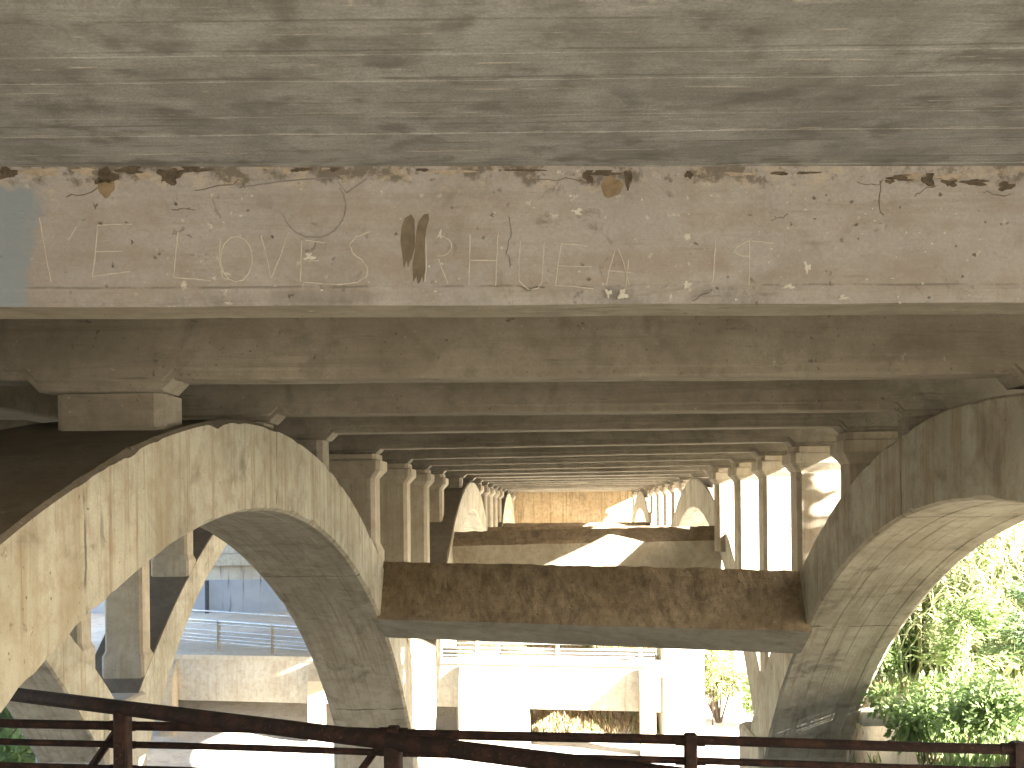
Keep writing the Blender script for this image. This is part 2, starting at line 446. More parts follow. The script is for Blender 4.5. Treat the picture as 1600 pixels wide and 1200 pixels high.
def build_rib(r, seed):
    rnd = random.Random(seed)
    N = 280 if r.y0 < 5 else 70
    x0, x1 = r.x0, r.x1; c = .035
    prof = []; mats = []                       # (x, drop from top, from bottom?)
    def P(x, d, bottom, m, g=0): prof.append((x, d, bottom, g)); mats.append(m)
    P(x0 + c, 0, 0, 2); P(x1 - c, 0, 0, 2)
    P(x1, c, 0, 0); P(x1, c, 1, 0)
    nb = 7; wid = (x1 - x0 - 2 * c) / nb
    for k in range(nb):                        # boards of the formwork, each at its own level with a groove between
        lv = rnd.uniform(-.003, .005)
        a = x1 - c - k * wid; b = a - wid
        P(a - .004, lv, 1, 1); P(b + .004, lv, 1, 1)
        if k < nb - 1: P(b, lv, 1, 1, rnd.choice((.003, .006, .011)))
    P(x0, c, 1, 0); P(x0, c, 0, 0)
    def edge(q, ch):                           # broken arrises
        x, d, b, g = q
        if d == c and g == 0 and x in (x0, x1): d = c * ch[(2 if b else 0) + (x == x1)]
        elif not b and d == 0: x = x0 + c * ch[0] if x < (x0 + x1) / 2 else x1 - c * ch[1]
        return x, d, b, g
    rings = []
    for i in range(N + 1):
        y = r.y0 + (r.y1 - r.y0) * i / N
        tp = r.top(y); bt = tp - r.thick(y)
        wob = .006 * noise.noise(Vector((y * 1.3, x0, 0)))
        ch = [.6 + 1.5 * max(0, noise.noise(Vector((y * 2.6, x0 + e * 3, 4))) + .5 * noise.noise(Vector((y * 7, x0 + e * 3, 6))) - .12) for e in range(4)]
        rings.append([(x, y, (bt + d + g * max(0, noise.noise(Vector((y * 1.1, x * 9, 2))) + .35) if b else tp - d) + wob) for x, d, b, g in [edge(q, ch) for q in prof]])
    m = MB(); m.loft(rings, 0, True, mats)
    return bpart(m, 'arch_rib', [M['rib_face'], M['rib_soffit'], M['rib_top']])
rib_objs = [build_rib(r, 40 + i) for i, r in enumerate(ribs)]

# piers where neighbouring arches meet
for (x0, x1), yp in ((LX, 16.6), (RX, 15.25), (TX, 18.6), ((LX[0] + SH, LX[1] + SH), 32.7), ((RX[0] + SH, RX[1] + SH), 31.7)):
    p = MB(); p.box(x0 - .07, x1 + .07, yp - .85, yp + .85, -7.6, -3.35, .06)
    bpart(p, 'pier_shaft', M['pale'])

# floor beams, fanned slightly like the photographed bays
bL = [4.24, 6.45, 8.70, 10.72, 13.45, 16.1, 18.4, 20.7]
bR = [4.37, 6.55, 8.78, 10.50, 12.85, 15.0, 17.15, 19.4]
while bL[-1] < 45: bL.append(bL[-1] + 2.3); bR.append(bR[-1] + 2.3 + (.12 if bL[-1] < 28 else 0))
XL, XR = -2.36, 2.79
def beam_y(i, x): return bL[i] + (bR[i] - bL[i]) * (x - XL) / (XR - XL)

BT = .29
def haunch(x, i):
    d = 0
    for cx in (-2.78, 3.21, -8.41):
        if bL[i] > 22 and cx > -5: cx += SH
        a = abs(x - cx)
        d = max(d, .07 * (1 - min(1, max(0, (a - .37) / .07))))
    return d
beams = []
for i in range(len(bL)):
    rnd = random.Random(i)
    xsb = [WEST] + [WEST + .5 * k for k in range(1, 35)] + [EDGE - .12] + ([-4 + .05 * k for k in range(160)] if i < 3 else [])
    for cx in (-2.78, 3.21, -8.41):
        if bL[i] > 22 and cx > -5: cx += SH
        xsb += [cx - .44, cx - .37, cx + .37, cx + .44]
    xsb = sorted(x for x in set(round(v, 3) for v in xsb) if x <= EDGE - .12)
    rings = []; b0 = MB()
    for x in xsb:
        yb = beam_y(i, x); z = H - haunch(x, i) + .004 * noise.noise(Vector((x * 1.5, i * 3.3, 0)))
        c = .012 + .035 * max(0, noise.noise(Vector((x * 3.1, i * 5.0, 2))) + .5 * noise.noise(Vector((x * 9, i * 5.0, 3))) - .22)
        st = .0
        rings.append([(x, yb - BT, SLAB + .02), (x, yb - BT + .0, z + .066), (x, yb - BT + .016, z + .052), (x, yb - BT + .016, z + c), (x, yb - BT + .016 + c, z),
                      (x, yb - c, z), (x, yb, z + c), (x, yb, SLAB + .02)])
    near = i == 0
    b0.loft(rings, 0, True, [0, 0, 0, 0, 1, 0, 0, 0])
    o = bpart(b0, 'floor_beam', [M['beam_near'] if near else M['beam'], M['beam']])
    beams.append(o)
beams[0]['label'] = 'nearest floor beam with scratched lettering, brown brush strokes and a blue sprayed end'

# deck slab: underside cast on narrow boards, real steps between them near the camera
s = MB(); rnd = random.Random(5)
y = 2.72; prof = [(y, SLAB + .3), (y, SLAB)]
while y < 9.0:
    wd = rnd.uniform(.078, .105); lv = rnd.uniform(-.002, .002)
    prof += [(y + .003, SLAB + lv), (y + wd - .003, SLAB + lv), (y + wd, SLAB + lv)]
    y += wd
prof += [(y + .01, SLAB), (46.9, SLAB), (46.9, SLAB + .3)]
xe = [WEST, -9, -6] + [-4 + .12 * k for k in range(69)] + [EDGE - .13]
s.loft([[(x, yy, zz + (.003 * noise.noise(Vector((x * 1.6, yy * 6, 1))) if zz < SLAB + .2 else 0)) for yy, zz in prof] for x in xe], 0)
bpart(s, 'deck_slab', M['soffit'])
s = MB(); s.box(WEST, EDGE - .13, -14, 2.585, SLAB - .004, SLAB + .3)
bpart(s, 'deck_slab', M['soffit'])
s = MB(); s.box(WEST, EDGE - .13, -14, 47.2, SLAB + .304, SLAB + .40)
bpart(s, 'road_surface', M['asphalt'])
s = MB(); s.box(EDGE - .115, EDGE + .13, -14, 47.2, SLAB - .12, SLAB + .9, .03)
bpart(s, 'edge_parapet', M['column'])
s = MB(); s.box(-4.32, -4.02, 2.0, 46.8, .765, SLAB + .05, .02)
bpart(s, 'edge_girder', M['beam'])

# spandrel columns: chamfered shaft > capital, base
CW, CD = .72, .44
def ring8(o, z):
    a, b, c = CW / 2 + o, CD / 2 + o, .05
    return [(-a + c, -b, z), (a - c, -b, z), (a, -b + c, z), (a, b - c, z), (a - c, b, z), (-a + c, b, z), (-a, b - c, z), (-a, -b + c, z)]
cm = MB()
cm.loft([ring8(o, z) for z, o in ((-.31, .0), (-.29, .012), (-.20, .085), (-.085, .085), (-.07, .03), (0, .03))], 0)
capital_mesh = bpy.data.meshes.new('capital'); capital_mesh.from_pydata(cm.v, [], cm.f); capital_mesh.materials.append(M['column'])
cm = MB()
cm.loft([ring8(o, z) for z, o in ((-.30, .045), (.20, .045), (.28, .01), (.31, .0))], 0)
base_mesh = bpy.data.meshes.new('base'); base_mesh.from_pydata(cm.v, [], cm.f); base_mesh.materials.append(M['column'])

lines = [(-2.78, [ribs[0], ribs[3], ribs[6]]), (3.21, [ribs[1], ribs[4], ribs[7]]), (-8.41, [ribs[2], ribs[5]])]
for cx0, rr in lines:
    for i in range(len(bL)):
        cx = cx0 + (SH if bL[i] > 22 and cx0 > -5 else 0)
        if i == 0 and cx0 == -2.78: cx -= .14
        yc = beam_y(i, cx) - BT / 2 + (.16 if i == 1 and cx0 == -2.78 else 0)
        if yc > 46 or (cx0 < -5 and yc > 37): continue
        foot = max([r.top(yc) for r in rr if r.y0 <= yc <= r.y1] or [-3.4])
        soff = H - .068
        hgt = soff - foot
        if hgt < .05: continue
        sh = MB()
        if hgt < .42:
            sh.loft([ring8(-.03, foot - .12 - soff), ring8(-.03, 0)], 0)
        else:
            sh.loft([ring8(0, foot - .45 - soff), ring8(0, -.29)], 0)
        col_o = sh.build('spandrel_column', M['column'] if hgt > .42 else M['beam'], bridge, loc=Vector((cx, yc, soff)) + BOFF)
        if hgt >= .42:
            link('capital', capital_mesh, col_o)
        if hgt > 1.1:
            link('base', base_mesh, col_o, (0, 0, foot - soff - .02))

# cross struts between the two near ribs (section turned square to the rib)
def strut(xa, xb, secA, secB, mats, nseg=70, rough=.020):
    m = MB(); rings = []
    for i in range(nseg + 1):
        t = i / nseg; x = xa + (xb - xa) * t
        sec = [((1 - t) * a[0] + t * b[0], (1 - t) * a[1] + t * b[1]) for a, b in zip(secA, secB)]
        full = []
        for k in range(4):
            p, q = sec[k], sec[(k + 1) % 4]
            for j in range(6):
                u = (j + .12) / 6.0 if j == 0 else j / 6.0
                yy, zz = p[0] + (q[0] - p[0]) * u, p[1] + (q[1] - p[1]) * u
                a = rough if k == 0 else .003
                full.append((x, yy + a * noise.noise(Vector((x * 6, yy * 6, zz * 6))), zz + a * noise.noise(Vector((x * 6, yy * 6, zz * 6 + 9)))))
        rings.append(full)
    m.loft(rings, 0, True, [0] * 6 + [1] * 18)
    return bpart(m, 'cross_strut', mats)
strut(-2.40, 2.84, [(13.52, -.64), (13.12, -1.37), (13.72, -1.70), (14.12, -.97)], [(12.12, -.735), (11.74, -1.42), (12.34, -1.775), (12.72, -1.09)], [M['strut_dirt'], M['strut']])
def strut_up(yl, yr, zl, zr):
    f = lambda y, z: [(y + .50, z), (y, z - .26), (y + .34, z - .98), (y + .84, z - .72)]
    strut(-2.40 + SH, 2.84 + SH, f(yl, zl), f(yr, zr), [M['strut_dirt'], M['column']])
def strut_dn(yl, yr, z):
    f = lambda y: [(y, z), (y - .35, z - .72), (y + .1, z - .98), (y + .46, z - .26)]
    strut(-2.40 + SH, 2.84 + SH, f(yl), f(yr), [M['strut_dirt'], M['column']])
strut_up(19.9, 19.5, -.41, -.33)
strut_dn(29.2, 28.3, -.45)
strut_up(36.2, 35.4, -.45, -.45)

# end wall closing the view under the deck
s = MB(); s.box(-4.0, 4.2, 46.0, 46.8, -7.4, SLAB - .003, .04)
bpart(s, 'abutment_wall', M['wall_tan'])

# ------------------------------------------------------------------ marks on the near beam face
FZ = 3.95
def face(u, v, out=.002):
    """point on the beam face: u, v in quarter centimetres along and down from its upper left"""
    dx, dy = u - 880.0, 797.0 - v
    xw, zw = (dx + .01 * dy) * FZ / 1600, (dy - .01 * dx) * FZ / 1600
    y = beam_y(0, xw) - BT - out
    return (xw, y, zw)
nearb = beams[0]
def ribbon(name, strokes, wd, mat, label=None, out=.0022):
    m = MB()
    for pts in strokes:
        if len(pts) > 2 and name != 'brush_stroke':
            q = []
            for a, b in zip(pts, pts[1:]):
                for k in range(4):
                    q.append((a[0] + (b[0] - a[0]) * k / 4 + random.uniform(-.5, .5), a[1] + (b[1] - a[1]) * k / 4 + random.uniform(-.5, .5)))
            q.append(pts[-1]); pts = [(a + 7.0 * noise.noise(Vector((a * .07, b * .07, wd))), b + 7.0 * noise.noise(Vector((a * .07, b * .07, wd + 7)))) for a, b in q] if name == 'crack' else q
        L = []; R = []
        for i, p in enumerate(pts):
            a = pts[max(i - 1, 0)]; b = pts[min(i + 1, len(pts) - 1)]
            tx, ty = b[0] - a[0], b[1] - a[1]; ll = math.hypot(tx, ty) or 1
            ww = wd * random.uniform(.55, 1.15)
            nx_, ny_ = -ty / ll * ww / 2, tx / ll * ww / 2
            L.append((p[0] + nx_, p[1] + ny_)); R.append((p[0] - nx_, p[1] - ny_))
        rings = [[face(*l, out), face(*r, out), face(*r, -.004), face(*l, -.004)] for l, r in zip(L, R)]
        m.loft(rings, 0)
    o = m.build(name, mat, nearb)
    if label: o['label'] = label
    return o
def arc(cx, cy, rx, ry, a0, a1, k=9): return [(cx + rx * cos(radians(a0 + (a1 - a0) * i / k)), cy - ry * sin(radians(a0 + (a1 - a0) * i / k))) for i in range(k + 1)]

letters = [
    [[(60, 340), (68, 385), (78, 440)], [(118, 352), (104, 375)]],
    [[(150, 350), (147, 390), (142, 433)], [(150, 351), (175, 349), (204, 349)], [(148, 392), (188, 391)], [(142, 431), (170, 427), (200, 423)]],
    [[(275, 360), (271, 400), (268, 432)], [(268, 432), (300, 434), (326, 437)]],
    [arc(366, 402, 25, 36, 60, 420, 14), [(341, 370), (339, 405), (345, 432), (366, 438)]],
    [[(404, 365), (414, 400), (420, 432)], [(447, 360), (434, 400), (420, 432)]],
    [[(468, 372), (467, 405), (466, 438)], [(474, 372), (504, 376)], [(468, 405), (495, 404)], [(470, 438), (515, 441)]],
    [[(575, 358), (553, 366), (543, 378), (548, 392), (562, 402), (571, 415), (570, 428), (556, 438), (530, 441), (500, 440)]],
    [[(663, 366), (664, 400), (662, 436)], arc(684, 380, 20, 16, 100, -100, 7), [(683, 400), (690, 420), (698, 440)]],
    [[(733, 362), (732, 400), (731, 442)], [(777, 358), (775, 400), (773, 442)], [(733, 402), (776, 402)]],
    [[(812, 370), (810, 405), (810, 435), (826, 448), (840, 446), (846, 436), (848, 405), (850, 370)]],
    [[(877, 374), (872, 405), (868, 440)], [(877, 375), (900, 376), (920, 379)], [(872, 410), (926, 411)], [(866, 441), (900, 443), (928, 446)]],
    [[(948, 440), (956, 405), (965, 376), (976, 405), (985, 440)], [(950, 417), (988, 420)], [(984, 400), (980, 440)]],
    [[(1122, 368), (1121, 400), (1118, 435)]],
    [[(1176, 368), (1158, 378), (1152, 386), (1164, 392), (1178, 393)], [(1177, 366), (1177, 400), (1176, 440)], [(1180, 368), (1215, 372)]],
]
for k, st in enumerate(letters): ribbon('scratched_letter', st, 1.7, M['chalk'])
ribbon('marker_circle', [arc(487, 318, 50, 50, 195, 395, 14), [(370, 290), (400, 285), (450, 278), (520, 272)], [(538, 297), (570, 274)], [(525, 280), (538, 296)]], 2.2, M['pencil'])
def brush(pts):
    m = MB()
    top = [face(u, v, .0025) for u, v in pts]; bot = [face(u, v, -.003) for u, v in pts]
    m.loft([bot, top], 0); m.build('brush_stroke', M['brush'], nearb)
brush([(630, 336), (640, 330), (645, 338), (646, 380), (641, 400), (637, 405), (635, 414), (633, 402), (630, 410), (628, 415), (626, 395), (623, 372), (625, 350)])
brush([(651, 342), (660, 330), (667, 329), (668, 338), (663, 355), (661, 385), (662, 415), (659, 438), (657, 428), (654, 437), (650, 440), (648, 427), (643, 437), (642, 410), (646, 385), (648, 358)])

def blob(u, v, ru, rv, mat, name, seed, k=26, rag=.35, out=.003):
    r = random.Random(seed); m = MB(); pts = []
    ph = r.uniform(0, 6)
    for j in range(k):
        a = 2 * pi * j / k
        q = 1 + rag * (r.random() - .5) * .8 + rag * .7 * sin(3 * a + ph) + rag * .5 * sin(5 * a + ph * 2.3)
        pts.append((u + ru * q * cos(a), max(v + rv * q * sin(a), 257.5)))
    m.loft([[face(p[0], p[1], -.004) for p in pts], [face(u + (p[0] - u) * .93, v + (p[1] - v) * .93, out) for p in pts]], 0)
    return m.build(name, mat, nearb)
for k, (u, v, ru, rv) in enumerate([(163, 274, 16, 13), (262, 272, 18, 13), (300, 262, 24, 5), (820, 258, 30, 3), (1080, 262, 6, 9), (1420, 266, 20, 5), (1500, 272, 12, 7), (1270, 258, 20, 3), (466, 259, 14, 6), (520, 254 + 4, 9, 5), (658, 258, 9, 5), (920, 266, 8, 14), (983, 270, 6, 16),
                                    (945, 262, 22, 5), (10, 270, 16, 9), (200, 264, 20, 6), (1465, 268, 10, 12), (1590, 278, 14, 7), (1540, 272, 22, 5), (1225, 259, 12, 5), (1402, 272, 8, 3)]):
    blob(u, v, ru, rv, M['spall'], 'spalled_edge', 100 + k)
for k, (u, v, ru, rv) in enumerate([(163, 291, 14, 15), (957, 284, 18, 17)]):
    blob(u, v, ru, rv, M['patch'], 'mortar_patch', 130 + k, rag=.15)
for k, (u, v, ru, rv) in enumerate([(60, 268, 34, 6), (130, 266, 16, 6), (412, 257, 13, 4), (444, 262, 6, 7), (505, 257, 7, 4), (222, 272, 14, 5), (700, 262, 40, 3), (1440, 264, 14, 7), (1500, 265, 24, 6), (1160, 262, 30, 3)]):
    blob(u, v, ru, rv, M['peach'], 'bare_aggregate', 150 + k)
rs = random.Random(77)
for k in range(64):
    if k < 46: u, v = rs.uniform(890, 1590), rs.uniform(300, 465)
    else: u, v = rs.uniform(380, 880), rs.uniform(290, 460)
    big = rs.random() < .12
    blob(u, v, rs.uniform(3, 8) if big else rs.uniform(.8, 2.2), rs.uniform(3, 8) if big else rs.uniform(.8, 2), M['splat'], 'paint_spatter', 300 + k, 16, .6, .0022)
for k in range(16):
    u, v = rs.uniform(10, 1590), rs.uniform(285, 470)
    blob(u, v, rs.uniform(1.2, 4), rs.uniform(1.2, 4.5), M['crack'], 'chip', 400 + k, 8, .6, .002)
for k, pts in enumerate([[(795, 330), (796, 360), (792, 395), (793, 412)], [(300, 298), (350, 285), (373, 278), (380, 290)], [(806, 446), (830, 448), (850, 443)],
                         [(1085, 462), (1105, 456), (1118, 446)], [(1385, 270), (1386, 295), (1393, 325)], [(1350, 274), (1380, 280), (1395, 268)], [(1440, 294), (1458, 282), (1475, 276)],
                         [(1555, 285), (1575, 292), (1598, 292)], [(840, 276), (900, 274), (925, 280)], [(100, 305), (140, 298), (150, 290)], [(1211, 335), (1225, 330), (1240, 326)], [(262, 320), (272, 326), (284, 321), (300, 328)]]):
    ribbon('crack', [pts], 1.4, M['crack'])

# ------------------------------------------------------------------ rusty railings in front
rl = empty('rusty_pipe_railing', (-.6, 6.4, -2.5), 'long dark rusty pipe railing with square posts, crossing the whole foreground', 'railing')
RO = Vector((.6, -6.4, 2.5))
def ry(x): return 6.95 - .1623 * (x + 3.83)
for zr, rr in ((-1.405, .030), (-1.53, .022), (-1.69, .022), (-1.86, .022), (-2.2, .022)):
    m = MB(); m.tube([(x, ry(x), zr + .004 * sin(x * 2.1)) for x in [-7.5 + .55 * k for k in range(25)]], rr, 10)
    ro = m.build('rail', M['rust'], rl, True, RO)
    for k in range(-2, 5):                     # sleeve couplings at the posts
        x = -1.093 + 1.85 * k
        if zr < -1.9: continue
        sl = MB(); sl.tube([(x - .09, ry(x - .09), zr), (x + .09, ry(x + .09), zr)], rr + .004, 10); sl.build('sleeve', M['rust'], ro, False)
for k in range(-2, 5):
    x = -1.093 + 1.85 * k
    m = MB(); m.box(x - .038, x + .038, ry(x) - .038, ry(x) + .038, -2.75, -1.362, .01)
    m.build('post', M['rust'], rl, False, RO)
    if k <= 0:
        m = MB(); m.tube([(x - .03, ry(x) + .05, -1.40), (x - .62, ry(x) + .15, -2.2)], .026, 6); m.build('brace', M['rust'], rl, False, RO)
hr = empty('rusty_handrail', (-2, 6.2, -2.5), 'thick dark sloping handrail at lower left, running down to the bottom edge', 'handrail')
HO = Vector((2, -6.2, 2.5))
def hy(x): return 7.2 - .545 * (x + 3.9)
m = MB(); m.tube([(x, hy(x), -1.255) for x in (-3.95, -3.0, -2.0, -1.0, 0.0, .9, 1.8)], .050, 12); m.build('rail', M['rust'], hr, True, HO)
for x in (-2.87, -.94, 1.1):
    m = MB(); m.box(x - .045, x + .045, hy(x) - .05, hy(x) + .05, -2.75, -1.27, .01); m.build('post', M['rust'], hr, False, HO)

fp = MB()
fp.loft([[(x, 1.6, -2.6), (x, ry(x) + .15, -2.6), (x, ry(x) + .15, -2.30), (x, 1.6, -2.30)] for x in (-14, -5, 0, 5, 14)], 0)
tag(fp.build('unseen_footpath', M['asphalt']), kind='structure')  # added out of view, dark so less light bounces up under the deck
# ------------------------------------------------------------------ low road viaduct behind the arches
vd = empty('road_viaduct', (-3, 31, -7), 'low pale concrete road viaduct with bracketed posts, crossing behind the arches', 'viaduct')
VO = Vector((3, -31, 7))
def vy(x): return 30.0 - .18 * x
def vbox(x0, x1, d0, d1, z0, z1, name, mat=None):
    m = MB(); ring = lambda x: [(x, vy(x) + d0, z0), (x, vy(x) + d1, z0), (x, vy(x) + d1, z1), (x, vy(x) + d0, z1)]
    m.loft([ring(x0), ring((x0 + x1) / 2), ring(x1)], 0); return m.build(name, mat or M['pale'], vd, False, VO)
vbox(-18, 2.75, .0, .35, -5.85, -4.56, 'wall_beam')
vbox(-18, 2.9, .36, 4.2, -4.9, -4.62, 'road_deck')
vbox(-18, 2.9, -.05, .42, -4.555, -4.42, 'coping')
vbox(-2.75, -1.05, .02, .33, -7.3, -5.853, 'wall_leg')
for px in (-12.4, -7.55, -2.9, 2.36):
    w2 = .22
    m = MB(); y0 = vy(px)
    sec = [(y0 - .45, -7.3), (y0 - .003, -7.3), (y0 - .003, -4.6), (y0 - .06, -4.6), (y0 - .45, -5.1)]
    m.loft([[(px - w2, a, b) for a, b in sec], [(px + w2, a, b) for a, b in sec]], 0)
    m.build('post', M['column'], vd, False, VO)
gl = empty('metal_guard_railing', (-9, 33, -4.6), 'grey metal pipe railing along the road, seen through the left arch', 'railing')
GO = Vector((9, -33, 4.6))
def gy(x): return 31.2 - .62 * (x + 6.5) if x < -6.5 else vy(x) + .18 + (31.2 - vy(-6.5) - .18) * max(0, 1 - (x + 6.5) / 2)
gx = [-15, -12, -9, -6.5, -5.5, -4.5, -2, 0, 2.6]
for zr, rr in ((-3.30, .028), (-3.62, .05), (-3.72, .03), (-3.95, .03), (-4.1, .025), (-4.22, .025), (-4.33, .025)):
    m = MB(); m.tube([(x, gy(x), zr) for x in gx], rr, 6); m.build('rail', M['steel'], gl, True, GO)
for x in (-14, -11.6, -9.4, -7.6, -5.0, -2.6, -.2, 2.2):
    m = MB(); m.box(x - .05, x + .05, gy(x) - .04, gy(x) + .04, -4.62, -3.58); m.build('post', M['column'], gl, False, GO)

bw = empty('blue_painted_wall', (-14, 44, -5), 'blue grey painted wall with stained concrete top band, behind the metal railing', 'wall')
m = MB(); m.box(-24, -5.2, 44, 44.5, -7, -2.25); m.build('wall_face', M['blue_wall'], bw, False, Vector((14, -44, 5)))
m = MB(); m.box(-24, -5.2, 43.7, 44.6, -2.247, -1.75, .03); m.build('coping', M['pale'], bw, False, Vector((14, -44, 5)))
m = MB(); m.box(-24, -5.2, 43.85, 44.6, -1.747, .6, .03); m.build('upper_wall', M['pale'], bw, False, Vector((14, -44, 5)))
pp = MB(); pp.tube([(0, 0, 0), (0, 0, 1.9)], .09, 10); pp.box(-.16, .16, -.16, .16, -.25, 0)
tag(pp.build('drain_pipe', M['darkpipe'], None, False, (-15.2, 43.6, -4.75)), 'dark vertical drain pipe standing before the blue wall', 'pipe')
lw = MB(); ring = lambda x: [(x, 13.85 + .03 * x - .30, -2.93), (x, 13.85 + .03 * x, -2.93), (x, 13.85 + .03 * x, -2.74), (x, 13.85 + .03 * x - .30, -2.74)]
lw.loft([ring(x) for x in (3.97, 6, 8, 10, 13)], 0)
tag(lw.build('low_path_wall', M['strut']), 'low pale concrete kerb wall edging the path on the green bank', 'low wall')

# ------------------------------------------------------------------ vegetation
def leaf(m, p, d, n_, ln, wd, mi=0):
    p = Vector(p); d = Vector(d).normalized(); sd = d.cross(Vector(n_)).normalized() * wd / 2
    m.quad(tuple(p), tuple(p + d * ln * .5 + sd), tuple(p + d * ln), tuple(p + d * ln * .5 - sd), mi)
def rv(r): 
    while True:
        v = Vector((r.uniform(-1, 1), r.uniform(-1, 1), r.uniform(-1, 1)))
        if .05 < v.length < 1: return v
def shrub_mesh(seed, h, rad, nl, ln, wd):
    r = random.Random(seed); st = MB(); lf = MB()
    for k in range(9):
        a = r.uniform(0, 2 * pi); tip = Vector((cos(a) * rad * r.uniform(.2, .9), sin(a) * rad * r.uniform(.2, .9), h * r.uniform(.55, 1)))
        mid = tip * .5 + Vector((0, 0, h * .12))
        st.tube([(0, 0, -.1), tuple(mid), tuple(tip)], [.025, .016, .006], 5)
        for c in range(3):
            cc = mid.lerp(tip, r.uniform(.1, 1.0)) + rv(r) * rad * .25
            cr = rad * r.uniform(.22, .42)
            for q in range(nl // 27):
                v = rv(r); p = cc + v * cr
                leaf(lf, p, v + rv(r) * .8 + Vector((0, 0, -.2)), rv(r), ln * r.uniform(.6, 1.3), wd * r.uniform(.7, 1.2))
    return st, lf
def place_shrub(src, x, y, s, rz, label, cat, group, mats, zoff=0):
    o = empty(src[2], (x, y, ground(x, y) + zoff), label, cat, group)
    o.rotation_euler.z = rz; o.scale = (s, s, s)
    link('stem', src[0], o); f = link('foliage', src[1], o)
    return o
def mk(src, name, bark, leafm):
    a = bpy.data.meshes.new(name + '_stem'); a.from_pydata(src[0].v, [], src[0].f); a.materials.append(bark)
    b = bpy.data.meshes.new(name + '_foliage'); b.from_pydata(src[1].v, [], src[1].f); b.materials.append(leafm)
    return (a, b, name)
sh1 = mk(shrub_mesh(1, 1.5, .95, 2600, .15, .075), 'leafy_shrub', M['bark'], M['shrub'])
sh2 = mk(shrub_mesh(2, 1.3, 1.0, 2400, .13, .07), 'leafy_shrub', M['bark'], M['shrub_dark'])
sh3 = mk(shrub_mesh(3, 1.6, .8, 1500, .15, .07), 'leafy_shrub', M['bark'], M['yellow'])
G = 'leafy shrubs around the bridge'
for x, y, s, src, lab in [
    (4.5, 12.7, .72, sh1, 'bright green leafy bush beside the right arch leg, lowest on the bank'),
    (4.25, 13.0, .5, sh1, 'small green bush pressed against the foot of the right arch leg'),
    (5.05, 13.05, .62, sh1, 'bright green bush below the kerb wall, right of the arch leg bush'),
    (5.65, 13.2, .55, sh2, 'darker green bush below the kerb wall near the small tree'),
    (4.9, 11.6, .6, sh1, 'low green bush behind the rail at the bottom of the bank'),
    (6.7, 13.5, .5, sh2, 'dark green bush at the right edge below the kerb wall'),
    (4.75, 15.6, .5, sh1, 'green bush on the bank just above the kerb wall'),
    (5.4, 16.2, .5, sh1, 'taller green bush above the kerb wall, left of the reeds'),
    (6.6, 17.0, .5, sh2, 'dark bush in the reeds halfway up the bank'),
    (7.6, 16.6, .45, sh1, 'broad green bush at the right among the reeds'),
    (5.2, 34.6, 1.7, sh3, 'yellow green bush far behind, left of the right arch legs'),
    (6.6, 33.2, 1.1, sh1, 'green bush behind the right arch legs near the ground'),
    (-11.4, 21.2, 1.75, sh1, 'sunny green bush at the lower left behind the railing'),
    (-13.0, 22.5, 1.9, sh2, 'darker bush at the far lower left under the bridge'),
    (-.35, 33.6, .55, sh1, 'small green bush on the dry bank under the viaduct'),
    (.35, 32.9, .42, sh1, 'smaller green plant low on the bank under the viaduct'),
    (8.3, 18.0, 1.0, sh3, 'yellow green bush at the top right of the bank')]:
    place_shrub(src, x, y, s, random.uniform(0, 6), lab, 'shrub', G, None)

def reed_mesh(seed, ncane, h, pale):
    r = random.Random(seed); m = MB(); c = MB(); pl = MB()
    for k in range(ncane):
        bx, by = r.gauss(0, .35), r.gauss(0, .35); hh = h * r.uniform(.6, 1.1)
        lean = Vector((r.uniform(-.5, .5), r.uniform(-.5, .5), 0)) * hh * .45
        pts = [Vector((bx, by, 0)) + lean * (t ** 1.8) + Vector((0, 0, hh * t)) for t in (0, .25, .5, .75, 1)]
        c.tube([tuple(p) for p in pts], [.017, .015, .012, .008, .004], 5)
        for q in range(15):
            t = r.uniform(.18, 1); i = min(int(t * 4), 3); p = pts[i].lerp(pts[i + 1], t * 4 - i)
            a = r.uniform(0, 2 * pi); d = Vector((cos(a), sin(a), 0)); ln = r.uniform(.5, 1.05); wd = r.uniform(.022, .045)
            sd = Vector((-sin(a), cos(a), 0)) * wd
            prev = None; up = r.uniform(.35, .9); dr = r.uniform(.6, 1.5)
            mi = 1 if r.random() < pale else 0
            n0 = len(m.v)
            for sg in range(6):
                u = sg / 5; pp_ = p + d * ln * u * .85 + Vector((0, 0, ln * (up * u - dr * u * u)))
                ws = sd * (1 - u ** 2 * .95); m.v += [tuple(pp_ - ws), tuple(pp_ + ws)]
            for sg in range(5):
                b = n0 + sg * 2; m.f.append((b, b + 1, b + 3, b + 2)); m.m.append(mi)
        if r.random() < .4:
            for q in range(46):
                t = r.random(); p = pts[-1] + Vector((lean.x * .25 * t, lean.y * .25 * t, .55 * t))
                v = rv(r); v.z = abs(v.z) + .3; leaf(pl, p, v, rv(r), .16 * (1.1 - t), .025)
    return m, c, pl
def mkreed(seed, nc, h, pale):
    m, c, pl = reed_mesh(seed, nc, h, pale); out = []
    for nm, mb, mats in (('blades', m, [M['reed'], M['reed_pale']]), ('canes', c, [M['reed_pale']]), ('seed_plumes', pl, [M['plume']])):
        me = bpy.data.meshes.new(nm); me.from_pydata(mb.v, [], mb.f)
        for q in mats: me.materials.append(q)
        me.polygons.foreach_set('material_index', mb.m); out.append(me)
    return out
reeds = [mkreed(21, 12, 2.7, .3), mkreed(22, 10, 3.1, .4), mkreed(23, 13, 2.3, .25)]
rr = random.Random(9); spots = []
for row, (yy, x0) in enumerate(((15.8, 5.7), (16.5, 5.5), (17.2, 5.8), (17.9, 5.9), (18.5, 6.0))):
    for k in range(6):
        x = x0 + k * .62 + rr.uniform(-.2, .2)
        spots.append((x, yy + rr.uniform(-.35, .35), row, k))
